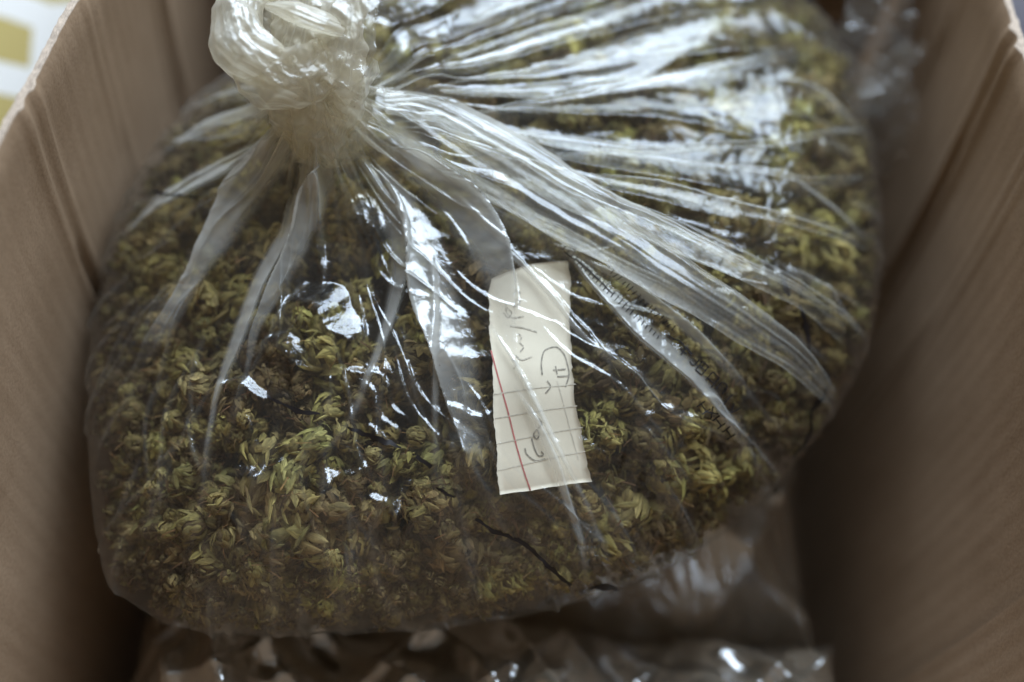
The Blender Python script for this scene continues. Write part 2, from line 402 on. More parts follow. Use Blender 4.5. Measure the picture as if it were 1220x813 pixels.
def field_fold(pts, A=None, crisp=1, lean=.4, endfade=.5, layers=12.0, **_):
    """a pleat in the sheet itself: long ramp on one side, sharp crest and short drop on the other, the film
    lying three deep between. pts: photo x, y, half-width px"""
    global hgt, lat, lay
    sp = spline(np.array(pts, float), 50)
    uv = np.array([px_uv(x, y) for x, y, _ in sp])
    Zs = (surf_pt(uv[:, 0], uv[:, 1])[0] - CAM) @ AX
    rel = uv - NECK; d = np.maximum.accumulate(np.hypot(rel[:, 0], rel[:, 1])) + np.arange(50) * 1e-7
    pc = np.unwrap(np.arctan2(rel[:, 1], rel[:, 0])); hw = np.maximum(sp[:, 2], .6) * Zs / FPX
    Dq = Dfull.ravel()
    PC = np.interp(Dq, d, pc).reshape(Dfull.shape); HW = np.interp(Dq, d, hw).reshape(Dfull.shape)
    dx = ((phi[:, None] - PC + np.pi) % (2 * np.pi) - np.pi) * Dfull
    wob = .10 * HW * np.sin(Dfull * 95 + pc[0] * 7) + .05 * HW * np.sin(Dfull * 230 + pc[0] * 3)
    x = crisp * (dx + wob) / HW
    drop = np.maximum(.10, .0010 / HW)
    up_ = np.clip((x + 1) / 2, 0, 1)
    ramp = np.where(x < 1, up_ ** 1.4, np.clip(1 - (x - 1) / drop, 0, 1))
    d0, d1 = d[0], d[-1]
    env = sstep(d0 - .004, d0 + .006, Dfull) * sstep(d1, d1 - (d1 - d0) * endfade, Dfull)
    Am = np.minimum(.62 * HW, A or .0042)
    hgt += Am * ramp * env
    lat += crisp * lean * Am * ramp ** 4 * env * (x < 1 + drop)
    lay += layers * env * np.where(x < 1, sstep(-1.0, -.1, x) * (.55 + .45 * up_), np.clip(1 - (x - 1) / drop, 0, 1))
    # the crest runs on as a fine crease
    tail = sstep(d0, d0 + .01, Dfull) * sstep(d1 + .02, d1 - .002, Dfull)
    q = np.abs(dx - crisp * HW) / .0010
    hgt += .0005 * np.exp(-q) * tail; lay += 5.0 * np.exp(-q * 1.3) * tail
FOLDS = [
    # the broad gathered band running from the knot to the right-hand corner
    dict(pts=[(432, 118, 14), (500, 150, 34), (580, 196, 40), (660, 246, 38), (750, 298, 33), (840, 352, 28), (915, 402, 22), (965, 440, 14), (992, 466, 8)], lift=.0060, ridges=4, amp=.0018, arch=.003, endfade=.55, band=1),
    dict(pts=[(440, 120, 8), (520, 140, 22), (600, 180, 26), (690, 232, 22), (790, 276, 18), (880, 318, 14), (950, 350, 12), (1010, 385, 9)], lift=.0085, ridges=3, amp=.0014, arch=.003, endfade=.6, band=1),
    dict(pts=[(425, 150, 9), (490, 190, 22), (560, 232, 26), (640, 280, 22), (720, 318, 18), (800, 352, 12), (870, 395, 4)], lift=.0045, ridges=4, amp=.0014, band=1),
    # hanging down over the front
    dict(pts=[(445, 190, 4), (490, 250, 15), (518, 325, 28), (538, 400, 28), (555, 470, 24), (571, 530, 17), (586, 585, 6)], lift=.0036, ridges=2, amp=.0004),
    dict(pts=[(450, 180, 5), (520, 228, 20), (572, 288, 29), (596, 350, 20), (606, 410, 8), (612, 450, 2)], lift=.0030, ridges=3),
    dict(pts=[(430, 195, 6), (462, 255, 16), (474, 310, 15), (462, 380, 8), (440, 440, 5), (415, 500, 4), (385, 540, 2)], lift=.0028, ridges=2, amp=.0004),
    dict(pts=[(516, 300, 3), (522, 360, 4), (522, 430, 4), (520, 500, 3), (520, 560, 2)], lift=.0040, ridges=1, amp=.0002),
    dict(pts=[(400, 178, 4), (388, 220, 17), (362, 290, 13), (330, 350, 10), (306, 395, 5), (297, 440, 3), (292, 465, 1)], lift=.0028, ridges=2, amp=.0004),
    dict(pts=[(372, 180, 3), (345, 260, 11), (310, 330, 11), (275, 420, 9), (258, 465, 4), (246, 530, 3), (242, 580, 1)], lift=.0024, ridges=2, amp=.0004),
    dict(pts=[(352, 165, 5), (330, 195, 18), (295, 240, 24), (262, 290, 18), (232, 335, 12), (190, 400, 14), (165, 440, 4)], lift=.0028, ridges=2, amp=.0005),
    dict(pts=[(345, 158, 4), (300, 180, 13), (250, 205, 16), (200, 235, 13), (160, 268, 8), (135, 295, 3)], lift=.0034, ridges=3, amp=.0008),
    dict(pts=[(338, 135, 4), (300, 138, 9), (255, 152, 9), (215, 170, 7), (180, 195, 3)], lift=.0030, ridges=2),
    dict(pts=[(336, 105, 4), (300, 108, 8), (260, 116, 8), (228, 128, 4)], lift=.0030, ridges=2),
    dict(pts=[(330, 86, 3), (305, 80, 6), (285, 85, 4), (262, 98, 2)], lift=.0030, ridges=2),
    dict(pts=[(540, 240, 2), (600, 300, 3), (650, 350, 3), (690, 400, 3), (735, 440, 4), (765, 452, 1)], lift=.0042, ridges=1, amp=.0002, arch=.0004),
    dict(pts=[(588, 390, 1), (620, 440, 2.2), (650, 500, 2.6), (680, 560, 2.6), (700, 600, 2.2), (722, 655, 1.5)], lift=.0026, ridges=1, amp=.0002, arch=.0004),
    dict(pts=[(618, 470, 1), (640, 510, 4), (660, 555, 5), (675, 600, 4), (688, 640, 3), (700, 690, 1)], lift=.0024, ridges=1, amp=.0003, arch=.0006),
    dict(pts=[(668, 290, 3), (710, 335, 9), (755, 380, 12), (800, 420, 13), (840, 460, 10), (880, 520, 5), (905, 560, 1)], lift=.0028, ridges=4, amp=.0007),
    dict(pts=[(700, 315, 2), (760, 350, 6), (820, 395, 7), (870, 445, 5), (905, 490, 2)], lift=.0034, ridges=3, amp=.0007),
    # far right side: long folds catching the window
    dict(pts=[(520, 104, 12), (570, 98, 24), (650, 86, 36), (740, 62, 40), (820, 28, 30), (880, -4, 12)], lift=.0070, ridges=4, amp=.0022, tilt=.10),
    dict(pts=[(525, 78, 10), (560, 66, 20), (620, 44, 26), (700, 20, 24), (780, -10, 12)], lift=.0060, ridges=4, amp=.002),
    dict(pts=[(560, 30, 6), (590, 10, 18), (640, -10, 20), (690, -35, 12)], lift=.0060, ridges=4, amp=.002),
    dict(pts=[(560, 142, 5), (650, 130, 12), (740, 118, 18), (830, 100, 22), (915, 80, 20), (975, 62, 8)], lift=.0062, ridges=4, amp=.002, tilt=.08),
    dict(pts=[(610, 160, 4), (690, 166, 14), (760, 176, 10), (840, 172, 7), (920, 166, 8), (990, 152, 5), (1030, 146, 1)], lift=.0058, ridges=3, amp=.0016),
    dict(pts=[(660, 190, 4), (740, 192, 13), (820, 200, 8), (900, 210, 12), (960, 222, 10), (1030, 205, 2)], lift=.0052, ridges=3, amp=.0014),
    dict(pts=[(700, 208, 3), (780, 216, 13), (860, 238, 13), (940, 258, 10), (1000, 276, 6), (1035, 290, 1)], lift=.0050, ridges=3, amp=.0010),
    dict(pts=[(735, 236, 3), (800, 262, 12), (870, 296, 14), (940, 330, 10), (1000, 368, 4), (1030, 392, 1)], lift=.0042, ridges=3, amp=.0008),
    dict(pts=[(925, 96, 2), (965, 112, 8), (1000, 135, 8), (1030, 160, 3)], lift=.0045, ridges=3, amp=.001),
    dict(pts=[(935, 205, 2), (975, 232, 5), (1010, 262, 5), (1032, 290, 2)], lift=.0040, ridges=2),
    dict(pts=[(985, 10, 4), (1010, 50, 9), (1022, 100, 8), (1035, 160, 4), (1042, 220, 1)], lift=.0030, ridges=3, amp=.001),
    dict(pts=[(930, 318, 2), (975, 345, 6), (1000, 372, 5), (1018, 395, 2)], lift=.0034, ridges=2),
]
rc = np.random.default_rng(14)
for i, f in enumerate(FOLDS):
    if not f.get('band') and not 19 <= i <= 26: field_fold(crisp=int(rc.choice([-1, 1])), layers=(54.0 if i < 19 else 15.0), A=(.0042 if i < 19 else .0065), **{k: v for k, v in f.items() if k in ('pts', 'endfade')})
rp = np.random.default_rng(21)
def wrinkle(pk, d0, d1, A, wd, lean, bend, ex=2.0):
    """fine crease running outward between two distances from the neck"""
    global hgt, lat, lay
    ctr = pk + bend * ((Dfull - d0) / (d1 - d0)) ** 2 + .012 * np.sin(Dfull * 160 + pk * 9)
    x = ((phi[:, None] - ctr + np.pi) % (2 * np.pi) - np.pi) * Dfull / wd
    env = sstep(d0, d0 + .25 * (d1 - d0), Dfull) * sstep(d1, d1 - .5 * (d1 - d0), Dfull)
    p = np.exp(-np.abs(x) * np.where(x > 0, 2.6, .9)) * env
    hgt += A * p; lat += lean * A * p ** 2; lay += ex * np.exp(-np.abs(x) * 1.6) * env
for k in range(120):                                         # close gathers at the neck
    wrinkle(rp.uniform(-np.pi, np.pi), .004, rp.uniform(.025, .07), rp.uniform(.0005, .0018), rp.uniform(.0006, .0016), rp.uniform(-1, 1), rp.uniform(-.1, .1), 4.0)
for k in range(150):                                         # creases further out, everywhere
    d0 = rp.uniform(.02, .13); pk = rp.uniform(-np.pi, np.pi)
    if -.35 < pk < 1.6 and rp.uniform() < .75: continue
    wrinkle(pk, d0, d0 + rp.uniform(.02, .08), rp.uniform(.0004, .0012), rp.uniform(.0006, .0014), rp.uniform(-.6, .6), rp.uniform(-.25, .25), 4.0)
SR = Dfull / LPH[:, None]
for k in range(90):                                          # puckers round the edge of the bag
    pk = rp.uniform(-np.pi, np.pi); s0 = rp.uniform(.70, 1.0); s1 = s0 + rp.uniform(.10, .35); wd = rp.uniform(.0008, .0022)
    x = ((phi[:, None] - pk - .10 * rp.uniform(-1, 1) * (SR - s0) + np.pi) % (2 * np.pi) - np.pi) * Dfull / wd
    en = sstep(s0, s0 + .3 * (s1 - s0), SR) * sstep(s1, s1 - .3 * (s1 - s0), SR)
    hgt += rp.uniform(.0006, .0020) * np.exp(-np.abs(x) * np.where(x > 0, 2.4, .8)) * en; lay += 4.0 * np.exp(-np.abs(x) * 1.5) * en
for k in range(15):                                          # wide, high folds over the far right side
    pk = -.30 + 1.75 * (k + rp.uniform(.1, .9)) / 15
    pleat(pk, rp.uniform(.13, .26), rp.uniform(.006, .012), rp.uniform(.0040, .0078), rp.uniform(-.6, .6), rp.uniform(-.06, .06), d0=.012, start=.014)
# the sheet lies many layers deep where it is drawn into the neck
gath = np.zeros(NI)
for k in range(26):
    q6 = int(rp.integers(5, 60)); gath += (1 - np.abs(np.sin(q6 * phi * .5 + rp.uniform(0, 6.28)))) / q6 ** .25
gath = (gath - gath.min()) / (gath.max() - gath.min())
lay += 42 * (.15 + .85 * gath[:, None] ** 1.5) * np.exp(-np.maximum(Dfull - .008, 0) / (.006 + .016 * gath[:, None] ** 2))
# slack wrinkles of the film itself
cr = crumple(P0, 5, 55, octs=4, per=5)
cr2 = crumple(P0, 9, 190, octs=3, per=4)
rowf = np.concatenate([np.ones(NJ), np.linspace(1, .5, NU)])[None]
hgt += ((cr - .45) * .0032 + (cr2 - .5) * .0010) * rowf * sstep(.01, .05, Dfull)
def crest(x, y, half, A, back, front, turn=0.0):
    """a crease across the film: gentle rise on the near side, short steep fall on the far side"""
    global hgt
    c_, n__ = surf_pt(*[np.array([k_]) for k_ in px_uv(x, y)]); c_ = c_[0]; n__ = n__[0]
    t1 = unit(np.cross(E2 * math.cos(turn) + E1 * math.sin(turn), n__)); t2 = np.cross(n__, t1)
    d_ = P0 - c_; p_ = d_ @ t2; q_ = d_ @ t1; p_ = p_ + .15 * q_ + .0012 * np.sin(q_ * 420)
    half = half * 1.4; back = back * 1.3; A = A * 1.45; front = front * 1.2
    near = (np.abs(d_ @ n__) < .03)
    side = np.clip(1 - np.abs(q_) / half, 0, 1) ** .6
    prof = np.where(p_ < 0, np.clip(1 + p_ / front, 0, 1) ** 1.5, np.clip(1 - p_ / (back * (.35 + .65 * side)), 0, 1))
    rip = crumple(np.stack([p_, q_ * 2.2, p_ * 0], -1), int(x), 500, 3, 4) - .5
    hgt += A * prof * side * near * (1 + .16 * rip)
for c_ in [(388, 385, .0105, .0050, .0090, .018, .55), (350, 432, .008, .0030, .0055, .012, .25), (300, 466, .010, .0016, .0026, .014, .1),
           (388, 590, .0045, .0034, .0065, .010, .35), (300, 568, .0095, .0020, .0030, .010, -.55), (472, 615, .0030, .0042, .0095, .008, .25),
           (550, 535, .0040, .0038, .0080, .010, -.35), (700, 640, .0035, .0030, .006, .009, -.6),
           (438, 268, .0050, .0038, .007, .010, .2), (905, 345, .012, .0032, .0045, .012, -.5)]: crest(*c_)
rg = np.random.default_rng(4)
for k in range(22):
    crest(rg.uniform(150, 940), rg.uniform(380, 670), rg.uniform(.004, .010), rg.uniform(.0006, .0013), rg.uniform(.0009, .0020), rg.uniform(.006, .012), rg.uniform(-.9, .9))
# scallops where the film is gathered at the lower edge
PF = P0 + Nf * hgt[..., None] + Tf * lat[..., None]
film = bag_part('film', PF.reshape(-1, 3), grid_faces(NI, NT_, wrap_i=True), M_FILM)
_la = film.data.attributes.new('layers', 'FLOAT', 'POINT'); _la.data.foreach_set('value', lay.astype(np.float32).ravel())
BVH = BVHTree.FromPolygons([tuple(v) for v in PF.reshape(-1, 3)[:, :]], grid_faces(NI, NT_, wrap_i=True).tolist())
def film_hit(x, y, lift=.0002):
    d = Vector(unit(ray(x, y))); h = BVH.ray_cast(Vector(CAM), d)
    if h[0] is None: return None, None
    n = h[1] if h[1].dot(d) < 0 else -h[1]
    return np.array(h[0] + n * lift), np.array(n)

# ---- folded-over strips of film (each a flattened loop lying on the sheet)
def fold(pts, lift=.0022, thick=.0009, ridges=3, amp=.0006, seed=0, mat=None, arch=.0012, tilt=0.0, n=80, name='fold', crisp=0, endfade=.5):
    """a pleat laid over to one side. pts rows: x, y (photo), half-width px. crisp: -1/1 that edge is the
    rolled crest and the other runs out into the sheet, 0 both edges rolled"""
    pts = np.array(pts, float)
    if np.hypot(pts[0, 0] - 395, pts[0, 1] - 140) < 75: pts[0, 2] = max(pts[0, 2] * 1.8, 6.0)
    sp = spline(pts, n); r = np.random.default_rng(seed)
    if crisp is None: crisp = r.choice([-1, 1])
    uv = np.array([px_uv(x, y, lift) for x, y, _ in sp])
    for _ in range(4):
        uv[1:-1] = .25 * uv[:-2] + .5 * uv[1:-1] + .25 * uv[2:]
    C_, n_ = surf_pt(uv[:, 0], uv[:, 1], lift)
    T_ = unit(np.gradient(C_, axis=0)); B_ = unit(np.cross(n_, T_))
    hw = np.maximum(sp[:, 2], .5) * ((C_ - CAM) @ AX) / FPX
    m = 34
    L_ = np.concatenate([[0], np.cumsum(np.linalg.norm(np.diff(C_, axis=0), axis=1))])
    ph = r.uniform(0, 6.28, 12); fr = r.uniform(.6, 1.5, 12)
    j = np.linspace(-1, 1, m); jj, ll = np.meshgrid(j, L_, indexing='xy'); tt = ll / L_[-1]
    rid = np.zeros_like(jj)
    for k in range(ridges):
        rid += (1 - np.abs(np.sin(jj * (1.2 + 1.9 * k) * fr[k] + ph[k] + .9 * np.sin(ll * 22 * fr[k + 1] + ph[k + 2])))) / (1 + .35 * k)
    rid = rid / max(ridges, 1)
    fac = np.clip(crumple(np.stack([jj * .004 * fr[9], ll * .55, ll * 0 + seed * .37], -1), seed, 420, 3, 3) - .45, -.5, .6) * .0010
    sidef = np.ones_like(jj) if crisp == 0 else sstep(-1.0, .2, jj * crisp)
    ends = sstep(0, .06, tt) * sstep(1, 1 - endfade, tt)
    hs = .3 + .7 * sidef
    up = (amp * rid * 1.4 + fac + arch * (1 - jj ** 2) * ends + tilt * jj * hw[:, None]) * hs
    sink = -(lift - .0004) * (1 - sidef) * .9 - (lift - .0004) * (1 - sstep(1, .8, tt)) * .8
    wl = .08 * np.sin(ll * 60 * fr[5] + ph[3]) + .04 * np.sin(ll * 150 * fr[6] + ph[4])
    wr = .08 * np.sin(ll * 55 * fr[7] + ph[5]) + .04 * np.sin(ll * 140 * fr[8] + ph[6])
    lp = (jj + .5 * (1 + jj) * wr - .5 * (1 - jj) * wl) * hw[:, None]
    rows = [(lp, up + sink, sidef)]
    # rolled crest: half a turn of small radius and a short return underneath
    cr_ = np.minimum(thick * .5, hw * .45)
    def roll(sg):
        e = 0 if sg < 0 else -1
        out = []
        for al in np.linspace(.25, 1, 5) * np.pi:
            out.append((lp[:, e] + sg * cr_ * np.sin(al), up[:, e] + sink[:, e] - cr_ * (1 - np.cos(al)), sidef[:, e]))
        for bk in (.18, .4, .62):
            out.append((lp[:, e] - sg * hw * bk, up[:, e] + sink[:, e] - 2 * cr_ - .0002, sidef[:, e] * (1 - bk / .7)))
        return [np.stack([o_[q] for o_ in out], 1) for q in range(3)]
    cols = [[lp, up + sink, sidef]]
    if crisp >= 0: cols = cols + [roll(1)]
    if crisp <= 0: cols = [[x[:, ::-1] for x in roll(-1)]] + cols
    LP, UPH, SD = [np.concatenate([c[q] for c in cols], 1) for q in range(3)]
    V = C_[:, None] + B_[:, None] * LP[..., None] + n_[:, None] * UPH[..., None]
    o = bag_part(name, V.reshape(-1, 3), grid_faces(n, V.shape[1]), mat or M_FOLD)
    fa = SD * (.1 + .9 * sstep(1, 1 - endfade, np.linspace(0, 1, n)))[:, None]
    at_ = o.data.attributes.new('layers', 'FLOAT', 'POINT'); at_.data.foreach_set('value', fa.astype(np.float32).ravel())
    return o
for i, f in enumerate(FOLDS):
    if f.get('band'): fold(seed=100 + i, crisp=(0 if i < 2 else 1), mat=M_BAND, **{k: v for k, v in f.items() if k != 'band'})
    elif 19 <= i <= 26: fold(seed=100 + i, **{'crisp': None, 'endfade': .6, **f})

# ---- neck and knot
def tube(name, path, radii, mat, n=120, m=220, plz=9, depth=.16, seed=0, squash=1.0, twist=0.0, fade=0.0):
    r = np.random.default_rng(seed)
    C_ = spline(path, n); rr = spline(np.array(radii, float)[:, None], n)[:, 0]
    T_ = unit(np.gradient(C_, axis=0)); nrm = np.zeros_like(C_)
    v = np.cross(T_[0], [0.31, .2, .9]); v /= np.linalg.norm(v)
    for i in range(n):
        v = v - T_[i] * (v @ T_[i]); v /= np.linalg.norm(v); nrm[i] = v
    bn = np.cross(T_, nrm)
    th = np.linspace(0, 2 * np.pi, m, endpoint=False); t = np.linspace(0, 1, n)
    TT, HH = np.meshgrid(t, th, indexing='ij')
    HH2 = HH + twist * TT
    f = np.zeros_like(TT)
    for k in range(plz):
        q = r.integers(2, 17); a = 1.0 / q ** .45
        f -= a * (np.abs(np.sin(q * HH2 * .5 * 2 / 2 + r.uniform(0, 6.28) + .6 * np.sin(TT * r.uniform(3, 9) + r.uniform(0, 6.28)))) - .64)
    for k in range(14):
        q = r.integers(14, 70)
        f -= (.5 / q ** .55) * (np.abs(np.sin(q * HH2 * .5 + r.uniform(0, 6.28) + 2.2 * np.sin(TT * r.uniform(3, 14) + r.uniform(0, 6.28)))) - .64) * (.5 + .5 * np.sin(TT * r.uniform(4, 15) + HH * r.integers(1, 4) + r.uniform(0, 6.28)))
    X = C_[:, None] + rr[:, None, None] * (np.cos(HH)[..., None] * nrm[:, None] + squash * np.sin(HH)[..., None] * bn[:, None])
    Lc = np.concatenate([[0], np.cumsum(np.linalg.norm(np.diff(C_, axis=0), axis=1))])
    lump = 1.1 * (crumple(X, seed + 3, 150, octs=3, per=3, gain=.55) - .5)
    wr = crumple(np.stack([rr[:, None] * np.cos(HH), rr[:, None] * np.sin(HH), Lc[:, None] * .22 + 0 * HH], -1), seed + 31, 330, octs=3, per=4, gain=.6) - .5
    g = 1 + depth * f + .50 * lump + .13 * wr
    X = C_[:, None] + (rr[:, None] * g)[..., None] * (np.cos(HH)[..., None] * nrm[:, None] + squash * np.sin(HH)[..., None] * bn[:, None])
    o = bag_part(name, X.reshape(-1, 3), grid_faces(n, m, wrap_j=True), mat)
    fa = np.broadcast_to(sstep(0, fade, t)[:, None] if fade else np.ones((n, 1)), (n, m))
    at_ = o.data.attributes.new('layers', 'FLOAT', 'POINT'); at_.data.foreach_set('value', np.ascontiguousarray(fa, dtype=np.float32).ravel())
    return o
ZN = float(((W(NECK[0:1], NECK[1:2], surf_h(NECK[0:1], NECK[1:2])) - CAM) @ AX)[0])
def A3(x, y, dz): return at(x, y, ZN + dz + .008)
tube('neck', [A3(396, 184, .008), A3(392, 160, .003), A3(387, 125, -.004), A3(378, 85, -.009), A3(384, 40, -.011), A3(400, 0, -.010), A3(408, -40, -.006)],
     [.0115, .0112, .0122, .0138, .0125, .0105, .012], M_KNOT, seed=3, depth=.13, n=160, fade=.18)
tube('knot_coil', [A3(356, 86, -.014), A3(322, 78, -.021), A3(292, 56, -.022), A3(283, 22, -.020), A3(297, -8, -.017), A3(322, -16, -.014), A3(342, -2, -.012), A3(344, 18, -.006)],
     [.0058, .0074, .0078, .0074, .0070, .0068, .0066, .0060], M_KNOT, seed=8, depth=.07, n=150)
tube('knot_flap', [A3(322, 8, -.020), A3(350, 14, -.026), A3(382, 26, -.026), A3(405, 34, -.020)], [.0022, .0042, .0048, .004], M_KNOT, seed=12, depth=.08, squash=.6)
tube('knot_core', [A3(300, 20, .000), A3(325, 30, -.002), A3(352, 40, -.004)], [.007, .010, .010], M_KNOT, seed=18, depth=.12)
def drape(name, path, radii, a0, a1, seed, amp=.006, n=110, m=120, mat=None):
    """an open, crumpled sheet wrapped part of the way round a path, facing the viewer"""
    C_ = spline(path, n); rr = spline(np.array(radii, float)[:, None], n)[:, 0]; T_ = unit(np.gradient(C_, axis=0))
    side = unit(np.cross(T_, -AX)); front = unit(np.cross(side, T_))
    th = np.linspace(a0, a1, m); TT, HH = np.meshgrid(np.linspace(0, 1, n), th, indexing='ij')
    H2 = HH + .25 * np.sin(TT * 5 + seed) + .12 * np.sin(TT * 13 + seed)
    X = C_[:, None] + rr[:, None, None] * (np.sin(H2)[..., None] * side[:, None] + np.cos(H2)[..., None] * front[:, None])
    Ls = np.concatenate([[0], np.cumsum(np.linalg.norm(np.diff(C_, axis=0), axis=1))])
    c = .8 * crumple(X, seed, 150, 3, 3, .55) + .25 * crumple(np.stack([rr[:, None] * HH, Ls[:, None] * .25 + .12 * rr[:, None] * HH, 0 * HH], -1), seed + 2, 300, 3, 4, .6) - .45
    X = X + (c * amp)[..., None] * unit(X - C_[:, None])
    o = bag_part(name, X.reshape(-1, 3), grid_faces(n, m), mat or M_KNOT)
    at_ = o.data.attributes.new('layers', 'FLOAT', 'POINT'); at_.data.foreach_set('value', np.full(n * m, .75, dtype=np.float32))
    return o
drape('knot_sheet', [A3(426, -30, -.010), A3(420, 20, -.013), A3(412, 70, -.012), A3(402, 120, -.006), A3(396, 165, .002)], [.0105, .0110, .0120, .0125, .0125], -.9, 1.5, 5, amp=.009)
drape('knot_sheet', [A3(340, 70, -.012), A3(346, 95, -.012), A3(362, 128, -.008), A3(380, 165, .001)], [.0090, .0115, .0120, .0120], -1.4, .9, 11, amp=.008)
drape('knot_sheet', [A3(290, 66, -.016), A3(318, 88, -.018), A3(352, 96, -.018), A3(390, 92, -.014)], [.0070, .0095, .0105, .0105], -.9, 1.3, 17, amp=.007)
drape('knot_sheet', [A3(398, 60, -.014), A3(390, 100, -.012), A3(386, 140, -.006), A3(388, 172, .001)], [.0130, .0140, .0130, .0125], -1.2, .6, 23, amp=.009)

fn, fm = 60, 900
fph = np.linspace(-np.pi, np.pi, fm, endpoint=False); fd = np.linspace(.004, .040, fn)
gk = np.interp(fph, phi, gath, period=2 * np.pi)
FD, FP = np.meshgrid(fd, fph, indexing='ij')
fu, fv = NECK[0] + FD * np.cos(FP), NECK[1] + FD * np.sin(FP)
fl_ = (.0135 * np.exp(-(FD - .004) / .010) + .0006 + .0045 * gk[None] * np.exp(-((FD - .018) / .014) ** 2) + .0012 * (crumple(np.stack([fu, fv, 0 * fu], -1), 71, 160, 3, 3) - .5))
X = W(fu, fv, surf_h(fu, fv) + fl_)
o = bag_part('neck_gather', X.reshape(-1, 3), grid_faces(fn, fm, wrap_j=True), M_KNOT)
fa = (.55 + .45 * gk[None]) * np.exp(-np.maximum(FD - .009, 0) / (.004 + .014 * gk[None] ** 2)) * sstep(.040, .030, FD)
at_ = o.data.attributes.new('layers', 'FLOAT', 'POINT'); at_.data.foreach_set('value', np.ascontiguousarray(fa, dtype=np.float32).ravel())

# ---- a corner of spare film standing at the far right
def sheet(name, c, ex, ey, nrm, amp, seed, mat, parent, n=90):
    a = np.linspace(-1, 1, n); A_, B_ = np.meshgrid(a, a, indexing='ij')
    P = np.array(c) + A_[..., None] * np.array(ex) + B_[..., None] * np.array(ey)
    cc = crumple(P, seed, 110, 4, 4) - .5
    edge = 1 + .12 * np.sin(B_ * 5 + seed) + .08 * np.sin(B_ * 11)
    P = np.array(c) + (A_ * edge)[..., None] * np.array(ex) + (B_ * (1 + .1 * np.sin(A_ * 6)))[..., None] * np.array(ey)
    P = P + (cc * amp)[..., None] * np.array(nrm)
    return adopt(mesh_obj(name, P.reshape(-1, 3), grid_faces(n, n), mat), parent)
q = at(1046, 62, .37)
sheet('loose_corner', q, (.012, .004, .010), (-.004, .012, .022), unit(np.array([.3, -.7, .6])), .016, 4, M_LOOSE, bag)
sheet('loose_corner', at(1052, 140, .37), (.010, .004, .006), (-.003, .010, .022), unit(np.array([.5, -.6, .6])), .014, 9, M_LOOSE, bag)

# ---- ink on the film
def ink(name, lines, half, mat, lift=.00025, dens=2.0, parent=bag):
    """lines of photo points drawn as thin strips lying on the real film surface"""
    V = []; F = []
    for ln in lines:
        ln = np.array(ln, float)
        hwp = ln[:, 2] if ln.shape[1] > 2 else np.full(len(ln), half)
        L_ = np.concatenate([[0], np.cumsum(np.hypot(*np.diff(ln[:, :2], axis=0).T))])
        k = max(2, int(L_[-1] / dens) + 1); t = np.linspace(0, L_[-1], k)
        x = np.interp(t, L_, ln[:, 0]); y = np.interp(t, L_, ln[:, 1]); hw = np.interp(t, L_, hwp)
        tx, ty = np.gradient(x), np.gradient(y); q_ = np.hypot(tx, ty) + 1e-9; tx /= q_; ty /= q_
        if half > 1.5:
            jr_ = np.random.default_rng(int(ln[0, 0]))
            kk = max(3, k // 3); kt = np.linspace(0, k - 1, kk)
            hw = hw * np.interp(np.arange(k), kt, jr_.uniform(.35, 1.2, kk)); y = y + np.interp(np.arange(k), kt, jr_.normal(size=kk) * 1.0)
        prev = None
        for a in range(k):
            row = []
            for sgn in (-1, 1):
                p, _ = film_hit(x[a] - sgn * ty[a] * hw[a], y[a] + sgn * tx[a] * hw[a], lift)
                row.append(p)
            if row[0] is None or row[1] is None: prev = None; continue
            b = len(V); V += row
            if prev is not None and np.linalg.norm(np.array(V[prev]) - row[0]) < .006: F.append((prev, prev + 1, b + 1, b))
            prev = b
    if F: return adopt(mesh_obj(name, V, F, mat), parent)
MARK = [
    [(318, 473, 1), (335, 480, 3), (352, 489, 4), (368, 493, 4), (382, 494, 1.5)],
    [(414, 509, 2), (430, 515, 5), (448, 522, 4), (464, 528, 5), (478, 534, 3)],
    [(496, 545, 3), (506, 550, 6), (514, 558, 3)],
    [(520, 580, 2), (532, 590, 5), (542, 592, 2)],
    [(566, 618, 2), (585, 630, 5), (605, 639, 4), (625, 648, 4), (642, 664, 3), (660, 682, 4), (680, 697, 3)],
    [(702, 700, 2), (716, 698, 6), (730, 700, 4), (742, 706, 1)],
    [(931, 328, 3), (936, 345, 6), (940, 352, 2)],
    [(952, 362, 2), (958, 380, 6), (962, 400, 5), (964, 418, 4)],
    [(966, 425, 2), (980, 436, 2), (988, 448, 2), (988, 460, 2), (982, 466, 2)],
    [(984, 470, 2), (974, 480, 7), (966, 490, 4), (966, 512, 2.5), (958, 530, 3), (944, 545, 1.5)],
    [(180, 228, 1), (190, 230, 4), (205, 232, 2.5), (225, 236, 2), (240, 232, 1)],
    [(144, 246, 3), (150, 245, 4), (154, 243, 1)],
    [(672, 300, 1), (700, 322, 2), (730, 350, 1)],
    [(795, 400, 1.5), (812, 410, 2.5), (824, 424, 2)],
    [(860, 282, 1), (874, 288, 2), (880, 300, 1.5), (888, 306, 1)],
]
for mk in MARK: ink('marker_line', [[(x, y, h * .75) for x, y, h in mk]], 2, M_INK)
